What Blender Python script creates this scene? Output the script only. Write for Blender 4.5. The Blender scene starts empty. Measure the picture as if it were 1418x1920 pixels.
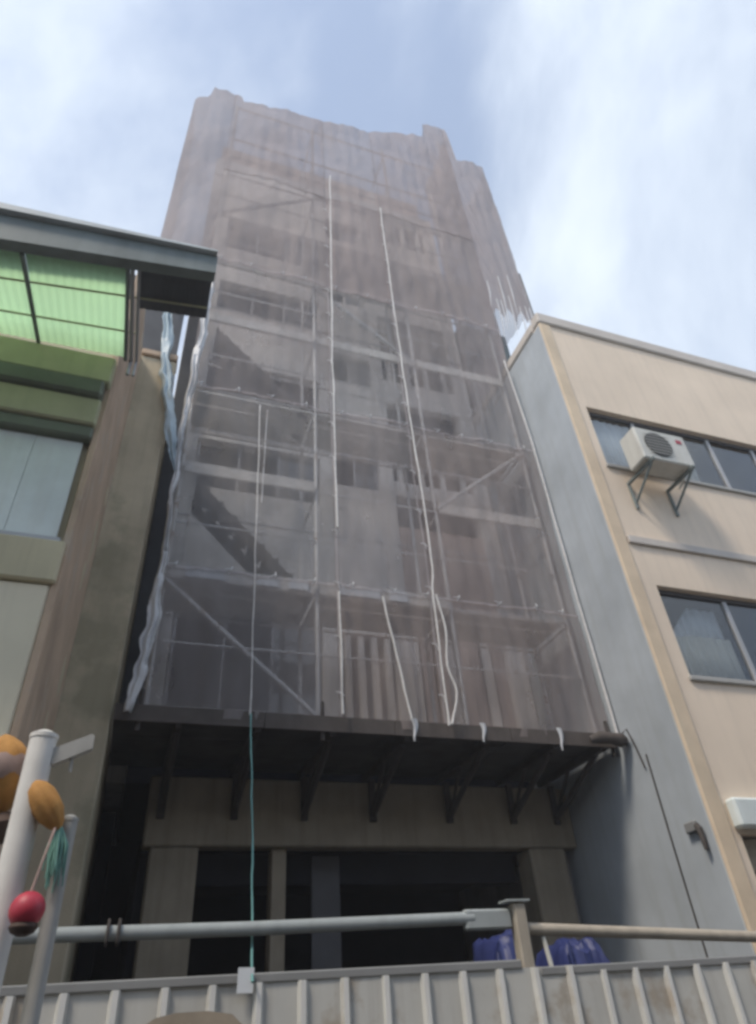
import bpy, bmesh, math, random
from mathutils import Vector, Matrix, noise
random.seed(7)
S = bpy.context.scene
C = S.collection
# ------------------------------------------------------------------ camera, sky, sun, exposure
YAW, PITCH, ROLL, FPX = 21.703, 37.869, -4.695, 1253.5
def cam_axes():
    y, p, r = (math.radians(a) for a in (YAW, PITCH, ROLL))
    f = Vector((math.sin(y)*math.cos(p), math.cos(y)*math.cos(p), math.sin(p)))
    rt = Vector((math.cos(y), -math.sin(y), 0)); up = rt.cross(f)
    return rt*math.cos(r)+up*math.sin(r), -rt*math.sin(r)+up*math.cos(r), f
r_, u_, f_ = cam_axes()
cd = bpy.data.cameras.new('camera'); cam = bpy.data.objects.new('camera', cd); C.objects.link(cam)
cam.matrix_world = Matrix(((r_.x, u_.x, -f_.x, 0), (r_.y, u_.y, -f_.y, 0), (r_.z, u_.z, -f_.z, 1.6), (0, 0, 0, 1)))
cd.sensor_fit = 'HORIZONTAL'; cd.sensor_width = 36; cd.lens = FPX/1418*36
cd.clip_start = 0.05; cd.clip_end = 5000
S.camera = cam

SUN_EL, SUN_AZ = 56, 238          # azimuth clockwise from +Y: behind the camera, to its left
W = bpy.data.worlds.new('World'); S.world = W; W.use_nodes = True
nt = W.node_tree; nt.nodes.clear()
def wn(t, **k):
    n = nt.nodes.new(t)
    for a, b in k.items(): setattr(n, a, b)
    return n
sky = wn('ShaderNodeTexSky', sky_type='NISHITA', sun_disc=False, sun_elevation=math.radians(SUN_EL),
         sun_rotation=math.radians(SUN_AZ), air_density=1.0, dust_density=0.6, ozone_density=1.0)
bg1 = wn('ShaderNodeBackground'); bg1.inputs[1].default_value = 0.15
nt.links.new(sky.outputs[0], bg1.inputs[0])
bg2 = wn('ShaderNodeBackground'); bg2.inputs[0].default_value = (0.80, 0.88, 0.98, 1); bg2.inputs[1].default_value = 0.85
tc = wn('ShaderNodeTexCoord'); mp = wn('ShaderNodeMapping')
mp.inputs['Location'].default_value = (7.72, 7.02, 11.7)
no = wn('ShaderNodeTexNoise'); no.inputs['Scale'].default_value = 1.6; no.inputs['Detail'].default_value = 7; no.inputs['Roughness'].default_value = 0.55
no.inputs['Distortion'].default_value = 0.35
ra = wn('ShaderNodeMapRange', interpolation_type='SMOOTHSTEP')
ra.inputs['From Min'].default_value = 0.36; ra.inputs['From Max'].default_value = 0.66
ra.inputs['To Min'].default_value = 0.28; ra.inputs['To Max'].default_value = 0.96
mx = wn('ShaderNodeMixShader'); out = wn('ShaderNodeOutputWorld')
nt.links.new(tc.outputs['Generated'], mp.inputs[0]); nt.links.new(mp.outputs[0], no.inputs['Vector'])
nt.links.new(no.outputs[0], ra.inputs[0]); nt.links.new(ra.outputs[0], mx.inputs[0])
nt.links.new(bg1.outputs[0], mx.inputs[1]); nt.links.new(bg2.outputs[0], mx.inputs[2]); nt.links.new(mx.outputs[0], out.inputs[0])

sd = bpy.data.lights.new('sun', 'SUN'); sd.energy = 2.0; sd.angle = math.radians(12); sd.color = (1, 0.90, 0.77)
sun = bpy.data.objects.new('sun', sd); C.objects.link(sun)
el, az = math.radians(SUN_EL), math.radians(SUN_AZ)
sun.rotation_euler = (-Vector((math.sin(az)*math.cos(el), math.cos(az)*math.cos(el), math.sin(el)))).to_track_quat('-Z', 'Y').to_euler()
sun.location = (-6, -14, 30)
S.view_settings.view_transform = 'Standard'; S.view_settings.look = 'None'
S.view_settings.exposure = 0.55; S.view_settings.gamma = 1.0
S.render.engine = 'CYCLES'
S.cycles.max_bounces = 6; S.cycles.transparent_max_bounces = 16
S.cycles.pixel_filter_type = 'BLACKMAN_HARRIS'; S.cycles.filter_width = 3.2

# ------------------------------------------------------------------ materials
def mat(name, col, rough=0.8, var=0.15, scale=1.5, bump=0.15, bscale=60, streak=0.0, scol=None, metal=0.0, patch=0.0, pcol=None, pscale=2.0, spec=0.3):
    m = bpy.data.materials.new(name); m.use_nodes = True; t = m.node_tree; N = t.nodes; L = t.links
    b = N['Principled BSDF']; b.inputs['Roughness'].default_value = rough; b.inputs['Metallic'].default_value = metal
    b.inputs['Specular IOR Level'].default_value = spec
    g = N.new('ShaderNodeNewGeometry')
    def nz(sc, det, vec=None, ro=0.6):
        n = N.new('ShaderNodeTexNoise'); n.inputs['Scale'].default_value = sc; n.inputs['Detail'].default_value = det
        n.inputs['Roughness'].default_value = ro
        L.new(vec or g.outputs['Position'], n.inputs['Vector']); return n.outputs[0]
    def rng(s, a, b_, c, d):
        n = N.new('ShaderNodeMapRange'); L.new(s, n.inputs[0])
        for i, v in enumerate((a, b_, c, d)): n.inputs[1+i].default_value = v
        return n.outputs[0]
    def mixc(f, a, bb):
        n = N.new('ShaderNodeMix'); n.data_type = 'RGBA'
        L.new(f, n.inputs[0])
        for s, i in ((a, 6), (bb, 7)):
            if isinstance(s, tuple): n.inputs[i].default_value = s
            else: L.new(s, n.inputs[i])
        return n.outputs[2]
    d = tuple(c*(1-var) for c in col)+(1,); l = tuple(min(1, c*(1+var)) for c in col)+(1,)
    c = mixc(rng(nz(scale, 8), 0.3, 0.7, 0, 1), d, l)
    if patch:
        c = mixc(rng(nz(pscale, 5), 0.62-patch*0.25, 0.70-patch*0.2, 0, 0.85), c, tuple(pcol)+(1,))
    if streak:
        mpn = N.new('ShaderNodeMapping'); mpn.inputs['Scale'].default_value = (5, 5, 0.35); L.new(g.outputs['Position'], mpn.inputs[0])
        sc = tuple(scol or tuple(x*0.45 for x in col))+(1,)
        c = mixc(rng(nz(1.6, 6, mpn.outputs[0]), 0.48, 0.78, 0, streak), c, sc)
    L.new(c, b.inputs['Base Color'])
    if bump:
        bn = N.new('ShaderNodeBump'); bn.inputs['Strength'].default_value = bump; bn.inputs['Distance'].default_value = 0.01
        L.new(nz(bscale, 4), bn.inputs['Height']); L.new(bn.outputs[0], b.inputs['Normal'])
    return m
def net_mat(name, col, opac):
    m = bpy.data.materials.new(name); m.use_nodes = True; t = m.node_tree; N = t.nodes; L = t.links
    N.clear(); o = N.new('ShaderNodeOutputMaterial'); g = N.new('ShaderNodeNewGeometry')
    n = N.new('ShaderNodeTexNoise'); n.inputs['Scale'].default_value = 0.9; n.inputs['Detail'].default_value = 7
    mpn = N.new('ShaderNodeMapping'); mpn.inputs['Scale'].default_value = (1.6, 1.6, 0.7); L.new(g.outputs['Position'], mpn.inputs[0]); L.new(mpn.outputs[0], n.inputs['Vector'])
    r = N.new('ShaderNodeMapRange'); L.new(n.outputs[0], r.inputs[0])
    for i, v in enumerate((0.3, 0.7, opac-0.07, opac+0.07)): r.inputs[1+i].default_value = v
    df = N.new('ShaderNodeBsdfDiffuse'); df.inputs[0].default_value = col+(1,)
    tl = N.new('ShaderNodeBsdfTranslucent'); tl.inputs[0].default_value = col+(1,)
    a = N.new('ShaderNodeMixShader'); a.inputs[0].default_value = 0.35; L.new(df.outputs[0], a.inputs[1]); L.new(tl.outputs[0], a.inputs[2])
    tr = N.new('ShaderNodeBsdfTransparent'); x = N.new('ShaderNodeMixShader')
    L.new(r.outputs[0], x.inputs[0]); L.new(tr.outputs[0], x.inputs[1]); L.new(a.outputs[0], x.inputs[2]); L.new(x.outputs[0], o.inputs[0])
    return m
def translucent(name, col, k=0.6, var=0.12):
    m = bpy.data.materials.new(name); m.use_nodes = True; t = m.node_tree; N = t.nodes; L = t.links
    N.clear(); o = N.new('ShaderNodeOutputMaterial'); g = N.new('ShaderNodeNewGeometry')
    n = N.new('ShaderNodeTexNoise'); n.inputs['Scale'].default_value = 1.1; n.inputs['Detail'].default_value = 7; L.new(g.outputs['Position'], n.inputs['Vector'])
    r = N.new('ShaderNodeMix'); r.data_type = 'RGBA'; L.new(n.outputs[0], r.inputs[0])
    r.inputs[6].default_value = tuple(c*(1-var) for c in col)+(1,); r.inputs[7].default_value = tuple(min(1, c*(1+var)) for c in col)+(1,)
    df = N.new('ShaderNodeBsdfDiffuse'); tl = N.new('ShaderNodeBsdfTranslucent'); a = N.new('ShaderNodeMixShader'); a.inputs[0].default_value = k
    L.new(r.outputs[2], df.inputs[0]); L.new(r.outputs[2], tl.inputs[0]); L.new(df.outputs[0], a.inputs[1]); L.new(tl.outputs[0], a.inputs[2]); L.new(a.outputs[0], o.inputs[0])
    return m
def glass(name, tint=(0.05, 0.06, 0.07), rough=0.05):
    m = bpy.data.materials.new(name); m.use_nodes = True; b = m.node_tree.nodes['Principled BSDF']
    b.inputs['Base Color'].default_value = tint+(1,); b.inputs['Roughness'].default_value = rough
    b.inputs['Specular IOR Level'].default_value = 0.9
    n = m.node_tree.nodes.new('ShaderNodeTexNoise'); n.inputs['Scale'].default_value = 1.5
    bp = m.node_tree.nodes.new('ShaderNodeBump'); bp.inputs['Strength'].default_value = 0.05
    m.node_tree.links.new(n.outputs[0], bp.inputs['Height']); m.node_tree.links.new(bp.outputs[0], b.inputs['Normal'])
    return m
M = dict(
    asphalt=mat('asphalt', (0.05, 0.05, 0.052), 0.9, 0.25, 4, 0.4, 150),
    concrete=mat('bare_concrete', (0.42, 0.40, 0.38), 0.9, 0.2, 1.2, 0.3, 40, 0.5, (0.15, 0.14, 0.13)),
    beige=mat('beige_render', (0.345, 0.295, 0.225), 0.85, 0.18, 1.4, 0.25, 50, 0.45, (0.16, 0.135, 0.10)),
    facade=mat('pale_tile_facade', (0.74, 0.71, 0.68), 0.75, 0.15, 2, 0.2, 50, 0.35),
    brownfac=mat('brown_facade', (0.50, 0.40, 0.36), 0.8, 0.2, 2, 0.2, 50, 0.3),
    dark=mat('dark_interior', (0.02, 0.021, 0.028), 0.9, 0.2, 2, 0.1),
    olive=mat('olive_stained_wall', (0.50, 0.43, 0.31), 0.9, 0.18, 1.1, 0.3, 45, 0.45, (0.28, 0.25, 0.17), patch=0.3, pcol=(0.33, 0.30, 0.21), pscale=0.8),
    brown=mat('brown_weathered_corner', (0.50, 0.37, 0.265), 0.85, 0.2, 1.6, 0.3, 40, 0.5, (0.33, 0.24, 0.17), patch=0.25, pcol=(0.50, 0.41, 0.32), pscale=2.6),
    cream=mat('cream_paint', (0.74, 0.67, 0.51), 0.8, 0.08, 0.9, 0.15, 60, 0.25, (0.40, 0.36, 0.27)),
    creamband=mat('yellowed_cream_band', (0.54, 0.48, 0.33), 0.8, 0.12, 1.0, 0.15, 60, 0.3),
    olivebeam=mat('olive_green_beam', (0.46, 0.45, 0.29), 0.75, 0.15, 1.2, 0.15, 60, 0.25),
    darkline=mat('dark_green_gutter', (0.14, 0.16, 0.12), 0.6, 0.2, 2, 0.1),
    gutter=mat('grey_green_fascia', (0.175, 0.205, 0.20), 0.55, 0.18, 2, 0.1, 60, 0.3),
    roofw=mat('pale_roof_sheet', (0.55, 0.58, 0.58), 0.5, 0.12, 2, 0.1),
    greensheet=translucent('green_translucent_sheet', (0.70, 0.86, 0.66), 0.78),
    darksheet=mat('charcoal_sheet', (0.07, 0.075, 0.085), 0.6, 0.2, 2, 0.15),
    bluegrey=mat('blue_grey_panel', (0.68, 0.73, 0.71), 0.45, 0.10, 2.2, 0.1, 40, 0.35, (0.52, 0.50, 0.44)),
    palegrey=mat('pale_blue_grey_wall', (0.425, 0.46, 0.49), 0.85, 0.14, 0.9, 0.25, 60, 0.5, (0.34, 0.355, 0.35)),
    peach=mat('peach_cream_wall', (0.78, 0.65, 0.515), 0.8, 0.07, 0.8, 0.2, 70, 0.35, (0.56, 0.47, 0.38)),
    peachedge=mat('warm_orange_edge', (0.66, 0.53, 0.385), 0.8, 0.14, 1.5, 0.15, 70, 0.3, (0.50, 0.46, 0.36)),
    parapet=mat('greyed_parapet_cap', (0.57, 0.52, 0.47), 0.8, 0.1, 1.2, 0.15),
    ledge=mat('grey_ledge', (0.42, 0.41, 0.39), 0.8, 0.12, 1.5, 0.15),
    alu=mat('dull_aluminium', (0.38, 0.38, 0.39), 0.45, 0.1, 3, 0.05, metal=0.3),
    aludark=mat('dark_aluminium', (0.12, 0.12, 0.13), 0.45, 0.1, 3, 0.05),
    glass=glass('window_glass'),
    glassb=glass('dusty_window_glass', (0.10, 0.11, 0.13), 0.2),
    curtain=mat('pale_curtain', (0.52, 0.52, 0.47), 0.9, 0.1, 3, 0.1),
    acwhite=mat('aged_white_casing', (0.58, 0.57, 0.52), 0.5, 0.1, 3, 0.05, 60, 0.4, (0.36, 0.32, 0.25)),
    acdark=mat('grille_black', (0.05, 0.05, 0.05), 0.6),
    red=mat('red_plastic', (0.42, 0.03, 0.055), 0.5, 0.25, 4, 0.02, spec=0.5),
    steel=mat('galvanised_tube', (0.58, 0.57, 0.56), 0.5, 0.15, 4, 0.05, metal=0.4, patch=0.2, pcol=(0.28, 0.19, 0.13), pscale=6),
    rust=mat('dark_rusty_steel', (0.075, 0.065, 0.06), 0.7, 0.3, 5, 0.2, metal=0.2),
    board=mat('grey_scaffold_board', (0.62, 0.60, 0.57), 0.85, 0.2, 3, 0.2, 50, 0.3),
    darkboard=mat('dark_plank', (0.085, 0.08, 0.078), 0.8, 0.25, 2.5, 0.25, 40),  # dark plank colour with random tone variation
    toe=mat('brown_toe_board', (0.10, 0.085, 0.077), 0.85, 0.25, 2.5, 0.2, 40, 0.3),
    clear=None,
    palewhite=mat('pale_blue_white', (0.70, 0.74, 0.78), 0.8, 0.06, 2, 0.1),
    rope=mat('white_rope', (0.70, 0.68, 0.66), 0.85, 0.12, 12, 0.3, 200),
    teal=mat('teal_line', (0.16, 0.34, 0.32), 0.6, 0.15, 6, 0.1),
    wtarp=mat('white_plastic_sheet', (0.62, 0.62, 0.63), 0.5, 0.12, 4, 0.25, 20),
    btarp=mat('pale_blue_plastic_sheet', (0.46, 0.55, 0.60), 0.45, 0.15, 2, 0.25, 20),
    blue=mat('blue_tarpaulin', (0.03, 0.04, 0.135), 0.45, 0.2, 5, 0.4, 14),
    fence=mat('grey_beige_sheet', (0.56, 0.55, 0.51), 0.5, 0.10, 1.3, 0.08, 12, 0.45, (0.34, 0.31, 0.27), metal=0.1, patch=0.12, pcol=(0.40, 0.34, 0.27), pscale=1.7),
    fencerib=mat('pale_rib', (0.68, 0.67, 0.64), 0.4, 0.08, 2, 0.05),  # rib faces paler than the sheet between them
    trim=mat('grey_fence_trim', (0.25, 0.25, 0.245), 0.6, 0.1, 2, 0.05),
    rail=mat('pale_grey_tube', (0.36, 0.385, 0.38), 0.5, 0.1, 1.5, 0.05, 60, 0.3),
    tanpost=mat('tan_wood_post', (0.42, 0.37, 0.30), 0.8, 0.15, 3, 0.2, 40, 0.4),
    tan=mat('tan_plywood', (0.33, 0.275, 0.21), 0.85, 0.2, 3, 0.2, 40),
    card=mat('white_card', (0.66, 0.68, 0.70), 0.7, 0.05, 5, 0.05),
    pole=mat('white_painted_pole', (0.72, 0.70, 0.66), 0.5, 0.12, 4, 0.08, 40, 0.5, (0.33, 0.32, 0.29)),
    polegrey=mat('grey_pole', (0.40, 0.395, 0.375), 0.6, 0.15, 4, 0.08, 40, 0.4),
    orange=mat('orange_cloth', (0.46, 0.235, 0.07), 0.8, 0.2, 7, 0.3, 60, 0.3, (0.50, 0.17, 0.08)),
    pinkband=mat('dusty_pink_band', (0.36, 0.26, 0.23), 0.8, 0.15, 6, 0.2),
    tassel=mat('teal_tassel', (0.16, 0.32, 0.27), 0.85, 0.25, 10, 0.2),
    knotshade=mat('dark_knot_shade', (0.07, 0.045, 0.035), 0.7, 0.25, 8, 0.2),
)
def clear_glass():
    m = bpy.data.materials.new('clear_pane'); m.use_nodes = True; b = m.node_tree.nodes['Principled BSDF']
    b.inputs['Base Color'].default_value = (0.80, 0.84, 0.86, 1); b.inputs['Roughness'].default_value = 0.03
    b.inputs['Transmission Weight'].default_value = 1.0; b.inputs['IOR'].default_value = 1.5
    return m
M['clear'] = clear_glass()
NETS = [net_mat('mauve_mesh', (0.50, 0.455, 0.45), 0.47), net_mat('grey_mesh', (0.50, 0.475, 0.47), 0.44), net_mat('brownish_mesh', (0.50, 0.43, 0.41), 0.48),
        net_mat('doubled_mauve_mesh', (0.47, 0.405, 0.395), 0.84), net_mat('doubled_grey_mesh', (0.48, 0.42, 0.41), 0.79)]
HEM = net_mat('net_hem', (0.54, 0.50, 0.50), 0.62)
# ------------------------------------------------------------------ mesh helpers
class MB:
    def __init__(s): s.v = []; s.f = []
    def add(s, v, f):
        n = len(s.v); s.v += [tuple(p) for p in v]; s.f += [tuple(i+n for i in q) for q in f]; return s
    def box(s, x0, x1, y0, y1, z0, z1, bev=0.008):
        b = min(bev, (x1-x0)*.2, (y1-y0)*.2, (z1-z0)*.2)
        bm = bmesh.new(); bmesh.ops.create_cube(bm, size=1)
        for v in bm.verts: v.co = Vector(((x0+x1)/2+v.co.x*(x1-x0), (y0+y1)/2+v.co.y*(y1-y0), (z0+z1)/2+v.co.z*(z1-z0)))
        if b > 0.0005: bmesh.ops.bevel(bm, geom=bm.edges[:], offset=b, segments=1, affect='EDGES')
        bm.verts.index_update(); s.add([v.co for v in bm.verts], [[v.index for v in f.verts] for f in bm.faces]); bm.free(); return s
    def tube(s, pts, r, n=8, caps=True):
        pts = [Vector(p) for p in pts]; rs = r if isinstance(r, (list, tuple)) else [r]*len(pts); vs = []; fs = []
        for i, p in enumerate(pts):
            d = (pts[min(i+1, len(pts)-1)]-pts[max(i-1, 0)]).normalized()
            a = d.cross(Vector((0, 1, 0)) if abs(d.y) < 0.9 else Vector((1, 0, 0))).normalized(); b = d.cross(a)
            for k in range(n):
                t = 2*math.pi*k/n; vs.append(p+(a*math.cos(t)+b*math.sin(t))*rs[i])
        for i in range(len(pts)-1):
            for k in range(n):
                k2 = (k+1) % n; fs.append((i*n+k, i*n+k2, (i+1)*n+k2, (i+1)*n+k))
        if caps: fs.append(tuple(range(n-1, -1, -1))); fs.append(tuple((len(pts)-1)*n+k for k in range(n)))
        return s.add(vs, fs)
    def lathe(s, c, prof, n=20, axis=Vector((0, 0, 1)), lump=0.0):
        q = Vector((0, 0, 1)).rotation_difference(axis); vs = []; fs = []
        for r, z in prof:
            for k in range(n):
                t = 2*math.pi*k/n; rr = r*(1+lump*abs(math.sin(4*t))+lump*0.5*math.sin(3*t+z*40))
                vs.append(Vector(c)+q @ Vector((rr*math.cos(t), rr*math.sin(t), z)))
        for i in range(len(prof)-1):
            for k in range(n):
                k2 = (k+1) % n; fs.append((i*n+k, i*n+k2, (i+1)*n+k2, (i+1)*n+k))
        fs.append(tuple(range(n-1, -1, -1))); fs.append(tuple((len(prof)-1)*n+k for k in range(n)))
        return s.add(vs, fs)
    def prism(s, poly, y0, y1):            # poly in (x, z), extruded along y
        n = len(poly); v = [(x, y0, z) for x, z in poly]+[(x, y1, z) for x, z in poly]
        f = [tuple(range(n)), tuple(range(2*n-1, n-1, -1))]+[(i, i+n, (i+1) % n+n, (i+1) % n) for i in range(n)]
        return s.add(v, f)
    def mesh(s, name, m, smooth=False):
        me = bpy.data.meshes.new(name); me.from_pydata(s.v, [], s.f); me.validate()
        bm = bmesh.new(); bm.from_mesh(me); bmesh.ops.recalc_face_normals(bm, faces=bm.faces[:]); bm.to_mesh(me); bm.free()
        me.materials.append(M[m] if isinstance(m, str) else m)
        if smooth:
            for p in me.polygons: p.use_smooth = True
            try: me.set_sharp_from_angle(angle=math.radians(40))
            except Exception: pass
        return me
    def build(s, name, m, parent=None, smooth=False): return link(name, s.mesh(name, m, smooth), parent)
BASES = {}
def thing(name, label, cat, loc, group=None):
    o = bpy.data.objects.new(name, None); C.objects.link(o); o.location = loc; o.empty_display_size = 0.2
    o['label'] = label; o['category'] = cat
    if group: o['group'] = group
    BASES[o.name] = Vector(loc); return o
def link(name, me, parent=None, loc=None):         # mesh data in world metres; a part under an Empty keeps them
    o = bpy.data.objects.new(name, me); C.objects.link(o)
    if loc: o.location = loc
    if parent:
        o.parent = parent
        if parent.name in BASES: o.matrix_parent_inverse = Matrix.Translation(-BASES[parent.name])
        else: o.matrix_parent_inverse = Matrix.Translation(-Vector(parent.location))
    return o
def tag(o, label, cat, group=None):
    o['label'] = label; o['category'] = cat
    if group: o['group'] = group
    return o
def box(name, x0, x1, y0, y1, z0, z1, m, parent=None, bev=0.008): return MB().box(x0, x1, y0, y1, z0, z1, bev).build(name, m, parent)
def struct(o): o['kind'] = 'structure'; return o

# ------------------------------------------------------------------ ground
struct(MB().add([(-120, -120, 0), (120, -120, 0), (120, 120, 0), (-120, 120, 0)], [(0, 1, 2, 3)]).build('ground', 'asphalt'))
struct(box('pavement', -40, 40, 4.9, 5.78, 0.004, 0.12, 'concrete'))

# ------------------------------------------------------------------ houses across the street, behind the camera (mirrored in the windows)
for i, (xa, xb, zt, mm, lab) in enumerate(((-16, -5.2, 9.2, 'cream0', 'cream house across the street, mirrored in the left window panel'), (-5, 5.6, 8.4, 'concrete', 'grey house straight across the street from the tower'),
                                      (5.8, 17, 9.6, 'beige', 'beige gabled house across the street, mirrored in the right windows'))):
    n = thing('opposite_house', lab, 'house', ((xa+xb)/2, -9, 0), 'houses across the street')
    mm = mm.replace('0', '')
    box('wall', xa, xb, -14, -5.0, 0, zt, mm, n, 0.02)
    MB().prism([(xa-0.2, zt+0.005), (xb+0.2, zt+0.005), ((xa+xb)/2, zt+1.9)], -14.2, -4.8).build('roof', 'gutter', n)
    for fl in range(3):
        for j in range(4):
            x = xa+1.0+j*2.4; w = box('window', x, x+1.5, -5.03, -4.97, 1.2+fl*2.9, 2.6+fl*2.9, 'aludark', n)
            box('pane', x+0.08, x+1.42, -4.965, -4.955, 1.28+fl*2.9, 2.52+fl*2.9, 'glassb', w, 0)

# ------------------------------------------------------------------ the tall building behind the net
YF = 9.8
b = thing('tower_building', 'tall narrow grey building wrapped in mesh netting between two lower neighbours', 'building', (3.1, 14, 0))
STO = [4.9+2.75*k for k in range(7)]; ROOF = STO[-1]
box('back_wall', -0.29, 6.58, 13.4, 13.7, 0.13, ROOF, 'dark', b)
box('side_wall', -0.29, -0.05, 9.81, 13.39, 4.45, ROOF, 'concrete', b)
box('side_wall', 6.36, 6.58, 9.81, 13.39, 0.13, ROOF, 'concrete', b)
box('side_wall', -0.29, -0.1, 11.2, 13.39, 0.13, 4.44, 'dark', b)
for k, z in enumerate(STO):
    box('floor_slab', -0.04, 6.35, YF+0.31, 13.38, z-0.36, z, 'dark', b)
for (xa, xb) in ((-0.3, 0.28), (2.72, 2.98), (4.0, 4.32), (6.2, 6.57)):
    for za, zb in zip(STO[:-1], STO[1:]): box('pier', xa, xb, YF, YF+0.3, za+0.002, zb-0.002, 'facade', b)
def bay(x0, x1, bands):
    for z0, z1, kind in bands:
        z0 += 0.002; z1 -= 0.002
        if kind in ('p', 'm', 'b'):
            box('spandrel', x0+0.001, x1-0.001, YF+(0.03 if kind != 'p' else -0.02), YF+0.2, z0, z1, {'p': 'facade', 'm': 'concrete', 'b': 'brownfac'}[kind], b)
        elif kind == 's':
            nsl = 8; w_ = (x1-x0)/nsl
            for j in range(nsl):
                x = x0+j*w_
                box('shutter_slat', x+0.002, x+w_*(0.92 if j % 3 else 0.75), YF+0.08+0.05*(j % 2), YF+0.13+0.05*(j % 2), z0, z1, 'facade' if j % 3 == 0 else 'brownfac', b)
        elif kind == 'o':                                  # open bay with pale posts
            for j in range(4):
                x = x0+0.12+j*(x1-x0-0.2)/3.4
                box('balcony_post', x, x+0.11, YF+0.0, YF+0.11, z0, z1, 'facade', b)
        elif kind == 'w':                                  # window with mullions
            w = box('window', x0+0.02, x1-0.02, YF+0.10, YF+0.16, z0, z0+0.05, 'alu', b)
            nm = max(2, round((x1-x0)/0.8))
            for j in range(nm+1):
                x = x0+0.02+(x1-x0-0.09)*j/nm; box('frame', x, x+0.05, YF+0.09, YF+0.15, z0+0.052, z1, 'alu', w)
            box('pane', x1-0.02-(x1-x0)/nm, x1-0.08, YF+0.115, YF+0.125, z0+0.053, z1-0.003, 'glass', w, 0)
bay(4.32, 6.2, ((4.9, 7.6, 's'), (7.6, 9.55, 'b'), (10.3, 10.7, 'p'), (10.7, 11.7, 'o'), (11.7, 12.2, 'p'), (13.15, 13.9, 'p'), (13.9, 14.95, 'o'), (14.95, 16.4, 'm'), (16.4, 17.4, 'p'), (18.8, 20.2, 'p'), (20.2, 21.4, 'o')))
bay(0.28, 2.72, ((4.9, 5.55, 'p'), (5.55, 7.2, 'w'), (7.2, 9.75, 'p'), (9.75, 10.95, 'w'), (10.95, 12.3, 'p'), (13.3, 15.2, 'p'), (15.2, 16.3, 'w'), (16.3, 17.8, 'p'), (17.8, 19.2, 'w'), (19.2, 21.4, 'p')))
bay(2.98, 4.0, ((4.9, 7.0, 'o'), (7.0, 10.35, 'p'), (10.35, 11.2, 'w'), (11.2, 13.5, 'p'), (13.5, 14.5, 'w'), (14.5, 16.6, 'p'), (16.6, 17.6, 'w'), (17.6, 19.6, 'p'), (19.6, 20.6, 'w'), (20.6, 21.4, 'p')))
box('parapet', -0.3, 6.57, YF-0.02, YF+0.2, ROOF+0.002, ROOF+0.95, 'facade', b)
box('roof_addition', -0.2, 6.45, 10.25, 14, ROOF+0.105, 24.2, 'brownfac', b)
box('roof_slab', -0.29, 6.58, YF+0.22, 18, ROOF+0.002, ROOF+0.1, 'concrete', b)
box('upper_body', -0.3, 6.58, 13.72, 18, 0.13, ROOF, 'concrete', b)
box('gap_shade_sheet', -0.285, 0.03, 9.5, 9.6, 4.72, 14.6, 'darksheet', b)  # dark sheet added so the gap beside the net reads as shade
# ground floor: deep lintel, columns, dark rooms
box('ground_lintel', 0.28, 6.585, 9.5, 9.77, 3.62, 4.47, 'beige', b, 0.02)
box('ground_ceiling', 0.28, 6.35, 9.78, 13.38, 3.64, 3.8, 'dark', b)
box('ground_column', 0.38, 0.97, 9.53, 9.95, 0.13, 3.618, 'beige', b, 0.02)
box('ground_column', 1.93, 2.12, 9.6, 9.85, 0.13, 3.618, 'beige', b, 0.01)
box('ground_column', 5.76, 6.36, 9.53, 9.95, 0.13, 3.618, 'beige', b, 0.02)
d = box('roller_shutter', 2.55, 2.95, 9.95, 10.0, 0.13, 3.60, 'aludark', b)
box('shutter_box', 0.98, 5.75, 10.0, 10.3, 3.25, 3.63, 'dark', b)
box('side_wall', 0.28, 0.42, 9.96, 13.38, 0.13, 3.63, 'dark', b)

# ------------------------------------------------------------------ neighbour on the left
XL, YL = -0.9, 5.8
n = thing('left_house', 'cream house at left with green awning, brown corner wall and blue-grey window panel', 'house', (-4.5, 9, 0))
box('wall', -9, XL-0.04, YL+0.0, 16, 0, 5.0, 'cream', n, 0.02)
box('wall', -9, XL-0.04, YL+0.1, 16, 5.002, 8.7, 'creamband', n, 0.02)
box('wall_band', -9, XL+0.0, YL-0.05, YL+0.06, 5.003, 5.46, 'creamband', n, 0.02)
box('corner_wall', XL-0.036, XL+0.03, YL+0.003, 7.99, 0, 10.85, 'brown', n, 0.01)
box('green_beam', -9, XL-0.02, YL-0.10, YL+0.09, 6.97, 7.36, 'olivebeam', n, 0.02)
box('gutter', -9, XL-0.03, YL-0.16, YL+0.09, 7.365, 7.62, 'darkline', n, 0.03)
box('gutter', -9, XL-0.03, YL-0.06, YL+0.09, 6.80, 6.965, 'darkline', n, 0.02)
box('green_beam', -9, XL+0.02, YL-0.12, YL+0.09, 7.625, 8.06, 'olivebeam', n, 0.02)
w = box('window', -9, XL-0.06, YL-0.01, YL+0.09, 5.465, 5.52, 'alu', n)
x = XL-0.10
while x > -4.2:
    box('pane', x-0.46, x-0.004, YL+0.03+0.012*(int(x*10) % 2), YL+0.05+0.012*(int(x*10) % 2), 5.525, 6.79, 'bluegrey', w, 0.004); x -= 0.46
for i, (y_, z_, h_) in enumerate(((7.5, 6.7, 0.75), (7.3, 6.05, 0.45), (7.6, 4.9, 0.55), (7.2, 4.05, 0.7), (7.75, 7.6, 0.4))):
    v = []; rnd = random.Random(i)
    for q in range(14):
        a = 2*math.pi*q/14; r_q = rnd.uniform(0.6, 1.1); v.append((XL+0.0335, y_+0.10*r_q*math.cos(a), z_+h_/2*r_q*math.sin(a)))
    v2 = [(XL+0.028, p[1], p[2]) for p in v]
    MB().add(v+v2, [tuple(range(14))]+[(q, (q+1) % 14, 14+(q+1) % 14, 14+q) for q in range(14)]).build('plaster_patch', 'creamband', n)
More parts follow.
